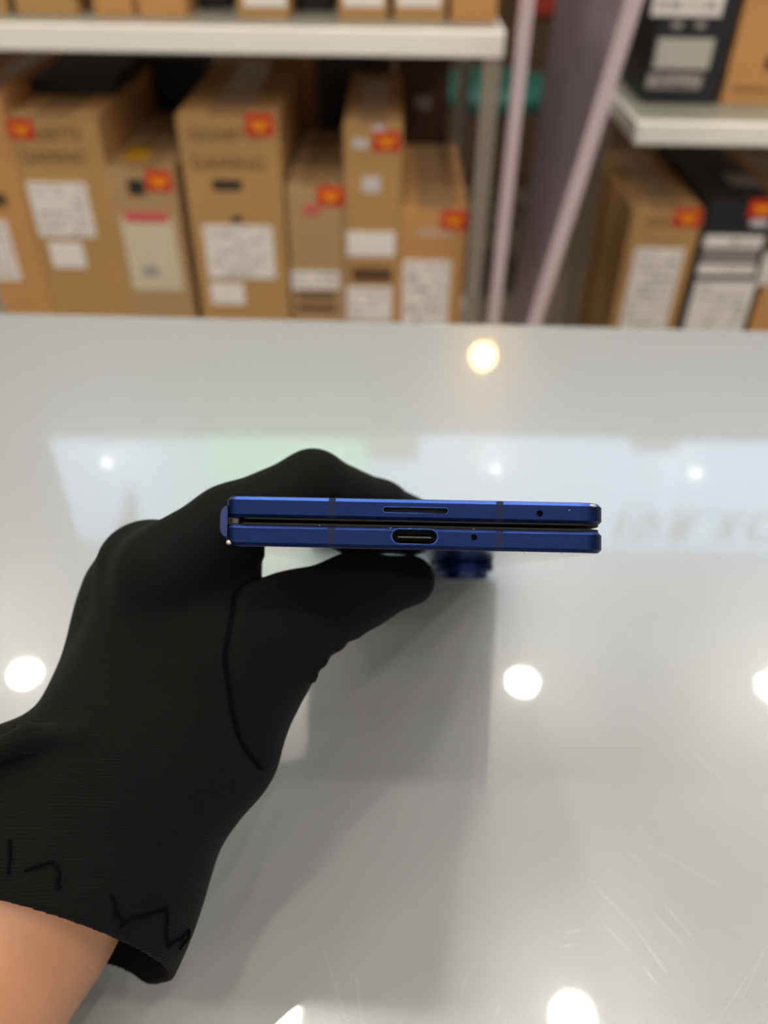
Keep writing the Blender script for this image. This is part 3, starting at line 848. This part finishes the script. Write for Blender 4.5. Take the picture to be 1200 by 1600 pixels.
def surface_nets(fn, lo, hi, h, B=8):
    lo = np.array(lo, np.float32); n = np.ceil((np.array(hi) - lo) / h / B).astype(int)
    N = n * B
    vol = np.empty(tuple(N), np.float32)
    cs = [lo[i] + (np.arange(n[i]) + .5) * B * h for i in range(3)]
    g = np.stack(np.meshgrid(*cs, indexing='ij'), -1).astype(np.float32)
    dc = fn(g.reshape(-1, 3)).reshape(tuple(n))
    vol[:] = np.repeat(np.repeat(np.repeat(dc, B, 0), B, 1), B, 2)
    act = np.argwhere(np.abs(dc) < B * h * .87 * 1.25 + 1.5)
    off = np.stack(np.meshgrid(*[np.arange(B)] * 3, indexing='ij'), -1).reshape(-1, 3)
    for i in range(0, len(act), 600):
        blk = act[i:i + 600]
        ijk = (blk[:, None, :] * B + off[None]).reshape(-1, 3)
        d = fn((lo + ijk * h).astype(np.float32))
        vol[ijk[:, 0], ijk[:, 1], ijk[:, 2]] = d
    neg = vol < 0
    S = tuple(slice(0, k - 1) for k in N)
    cnt = np.zeros(tuple(N - 1), np.int8)
    for a in (0, 1):
        for b in (0, 1):
            for c in (0, 1):
                cnt += neg[a:N[0] - 1 + a, b:N[1] - 1 + b, c:N[2] - 1 + c]
    cells = np.argwhere((cnt > 0) & (cnt < 8))
    idx = -np.ones(tuple(N - 1), np.int32); idx[tuple(cells.T)] = np.arange(len(cells))
    corners = np.array([[a, b, c] for a in (0, 1) for b in (0, 1) for c in (0, 1)])
    vals = np.stack([vol[tuple((cells + c).T)] for c in corners], 1)
    acc = np.zeros((len(cells), 3)); m = np.zeros(len(cells))
    for i in range(8):
        for j in range(i + 1, 8):
            if np.abs(corners[i] - corners[j]).sum() != 1: continue
            a, b = vals[:, i], vals[:, j]
            x = (a < 0) != (b < 0)
            t = np.where(x, a / np.where(x, a - b, 1), 0)
            p = corners[i] + t[:, None] * (corners[j] - corners[i])
            acc += np.where(x[:, None], p, 0); m += x
    verts = lo + (cells + acc / m[:, None]) * h
    quads = []
    for ax in range(3):
        sh = [0, 0, 0]; sh[ax] = 1
        a = neg[:N[0] - sh[0], :N[1] - sh[1], :N[2] - sh[2]]; b = neg[sh[0]:, sh[1]:, sh[2]:]
        e = np.argwhere(a != b)
        u_, v_ = (ax + 1) % 3, (ax + 2) % 3
        ok = (e[:, u_] > 0) & (e[:, v_] > 0) & (e[:, u_] < N[u_] - 1) & (e[:, v_] < N[v_] - 1) & (e[:, ax] < N[ax] - 1)
        e = e[ok]
        du = np.zeros(3, int); du[u_] = 1; dv = np.zeros(3, int); dv[v_] = 1
        q = np.stack([idx[tuple((e - du - dv).T)], idx[tuple((e - dv).T)], idx[tuple(e.T)], idx[tuple((e - du).T)]], 1)
        flip = ~a[tuple(e.T)]
        q[flip] = q[flip][:, ::-1]
        quads.append(q)
    return verts, np.concatenate(quads)
BAS = np.array([[RGT.x, -UPV.x, FWD.x], [RGT.y, -UPV.y, FWD.y], [RGT.z, -UPV.z, FWD.z]])
def sdf_mesh(name, fn, lo, hi, h, org):
    v_, q = surface_nets(fn, lo, hi, h)
    wv = (v_ @ BAS.T) * .001 + np.array(CAM) - np.array(org)
    # lens frame is left-handed (y points down): reverse the faces
    me = bpy.data.meshes.new(name)
    me.vertices.add(len(wv)); me.vertices.foreach_set('co', wv.astype(np.float32).ravel())
    me.loops.add(q.size); me.loops.foreach_set('vertex_index', q.astype(np.int32).ravel())
    me.polygons.add(len(q)); me.polygons.foreach_set('loop_start', np.arange(0, q.size, 4, dtype=np.int32))
    me.polygons.foreach_set('use_smooth', np.ones(len(q), bool))
    me.update(); me.validate()
    bm = bmesh.new(); bm.from_mesh(me); bmesh.ops.recalc_face_normals(bm, faces=bm.faces); bm.to_mesh(me); bm.free()
    return me

def skin_mat():
    m = mat('skin', (185, 131, 98), 0.5, noise=.05, nscale=60, bump=.12, bscale=900)
    b = m.node_tree.nodes['Principled BSDF']
    b.inputs['Subsurface Weight'].default_value = .15; b.inputs['Subsurface Radius'].default_value = (.004, .0015, .0008)
    b.inputs['Subsurface Scale'].default_value = 1.0
    return m
def knit_mat(axis):
    m = mat('black_rib_knit', (11, 10, 9), 0.9, spec=.12)
    nt = m.node_tree; b = nt.nodes['Principled BSDF']
    b.inputs['Sheen Weight'].default_value = .02; b.inputs['Sheen Roughness'].default_value = .5
    tc = nt.nodes.new('ShaderNodeTexCoord')
    nz = nt.nodes.new('ShaderNodeTexNoise'); nz.inputs['Scale'].default_value = 28; nz.inputs['Detail'].default_value = 1
    nt.links.new(tc.outputs['Object'], nz.inputs['Vector'])
    dt = nt.nodes.new('ShaderNodeVectorMath'); dt.operation = 'DOT_PRODUCT'; dt.inputs[1].default_value = tuple(axis)
    nt.links.new(tc.outputs['Object'], dt.inputs[0])
    wob = nt.nodes.new('ShaderNodeMath'); wob.operation = 'MULTIPLY_ADD'; wob.inputs[1].default_value = .004
    nt.links.new(nz.outputs['Fac'], wob.inputs[0]); nt.links.new(dt.outputs['Value'], wob.inputs[2])
    sc = nt.nodes.new('ShaderNodeMath'); sc.operation = 'MULTIPLY'; sc.inputs[1].default_value = 2 * math.pi / .0007
    nt.links.new(wob.outputs[0], sc.inputs[0])
    sn = nt.nodes.new('ShaderNodeMath'); sn.operation = 'SINE'; nt.links.new(sc.outputs[0], sn.inputs[0])
    fine = nt.nodes.new('ShaderNodeTexNoise'); fine.inputs['Scale'].default_value = 3000; nt.links.new(tc.outputs['Object'], fine.inputs['Vector'])
    ad = nt.nodes.new('ShaderNodeMath'); ad.operation = 'MULTIPLY_ADD'; ad.inputs[1].default_value = .9
    nt.links.new(fine.outputs['Fac'], ad.inputs[0]); nt.links.new(sn.outputs[0], ad.inputs[2])
    bp = nt.nodes.new('ShaderNodeBump'); mr = nt.nodes.new('ShaderNodeMapRange'); mr.inputs[1].default_value = .03; mr.inputs[2].default_value = .105; mr.inputs[3].default_value = .4; mr.inputs[4].default_value = .07
    nt.links.new(dt.outputs['Value'], mr.inputs[0]); nt.links.new(mr.outputs[0], bp.inputs['Strength']); bp.inputs['Distance'].default_value = .00014
    nt.links.new(ad.outputs[0], bp.inputs['Height']); nt.links.new(bp.outputs['Normal'], b.inputs['Normal'])
    return m
org = cam_mm(*P(-115, 1610, 160))
sk = sdf_mesh('person', skin, (-165, -25, 95), (25, 205, 262), 1.5, org)
person = link('person', sk, skin_mat())
person.location = org
tag(person, "person's left arm reaching in, hand in a black knit glove pinching the phone", 'person')
gm = sdf_mesh('glove', glove, (-125, -28, 118), (25, 108, 262), .75, org)
# ribs run around the arm: axis from cuff to knuckles
ax_ = (cam_mm(*P(235, 880, 176)) - cam_mm(*P(165, 1480, 156))).normalized()
M_knit = knit_mat(ax_)
gl = link('glove', gm, M_knit, person)
gl['label'] = 'black ribbed knit glove with an overlocked cuff'
# seams and loose threads laid on the cloth
bvh = BVHTree.FromPolygons([v.co[:] for v in gm.vertices], [p.vertices[:] for p in gm.polygons])
def on_glove(px, py, lift=.0002):
    d = ray(px, py).normalized()
    hit = bvh.ray_cast(CAM - org, d)
    if hit[0] is None: return None
    return hit[0] + hit[1] * lift
def smooth_line(pts, k=6):
    out = []
    P_ = [Vector((a, b, 0)) for a, b in pts]
    for i in range(len(P_) - 1):
        p0, p1, p2, p3 = P_[max(i - 1, 0)], P_[i], P_[i + 1], P_[min(i + 2, len(P_) - 1)]
        for j in range(k):
            t = j / k
            out.append(.5 * ((2 * p1) + (p2 - p0) * t + (2 * p0 - 5 * p1 + 4 * p2 - p3) * t * t + (3 * p1 - p0 - 3 * p2 + p3) * t ** 3))
    out.append(P_[-1])
    return [(v.x, v.y) for v in out]
M_thread = mat('black_thread', (6, 6, 6), .9, spec=.05)
M_thread2 = mat('charcoal_thread', (10, 9, 9), .9, spec=.05)
def thread(name, pts, r, k=6, lift=.0003, m=None, wob=0.0):
    q = []
    for i, (a, b) in enumerate(smooth_line(pts, k)):
        p = on_glove(a + wob * math.sin(i * 1.9), b + wob * math.cos(i * 2.3), lift)
        if p is not None and (not q or (p - q[-1]).length < .012): q.append(p)
    if len(q) < 2: return
    bm = bmesh.new(); add_tube(bm, q, r, 6); return obj(name, bm, m or M_thread, gl, True)
seam = [(402, 904), (380, 912), (366, 928), (361, 960), (353, 1005), (350, 1030), (356, 1070), (364, 1120), (380, 1165), (406, 1200)]
thread('thumb_seam', seam, .00042, 8, .0000)
thread('thumb_seam', [(a + 3.5, b + 1) for a, b in seam], .00022, 14, .0002, M_thread2, 1.2)
for pts in ([(15, 1312), (17, 1333), (14, 1366)], [(80, 1346), (89, 1354), (93, 1366), (90, 1380), (94, 1388)], [(40, 1360), (62, 1352), (82, 1346)],
            [(171, 1398), (179, 1408), (179, 1425), (189, 1433), (189, 1446), (204, 1433), (225, 1429), (250, 1421), (258, 1419), (260, 1438), (258, 1454), (262, 1479)],
            [(262, 1478), (272, 1468), (285, 1466)], [(284, 1462), (293, 1452), (291, 1466), (283, 1475), (279, 1482)]):
    thread('loose_thread', pts, .0003, 6, .0004, M_thread, .6)
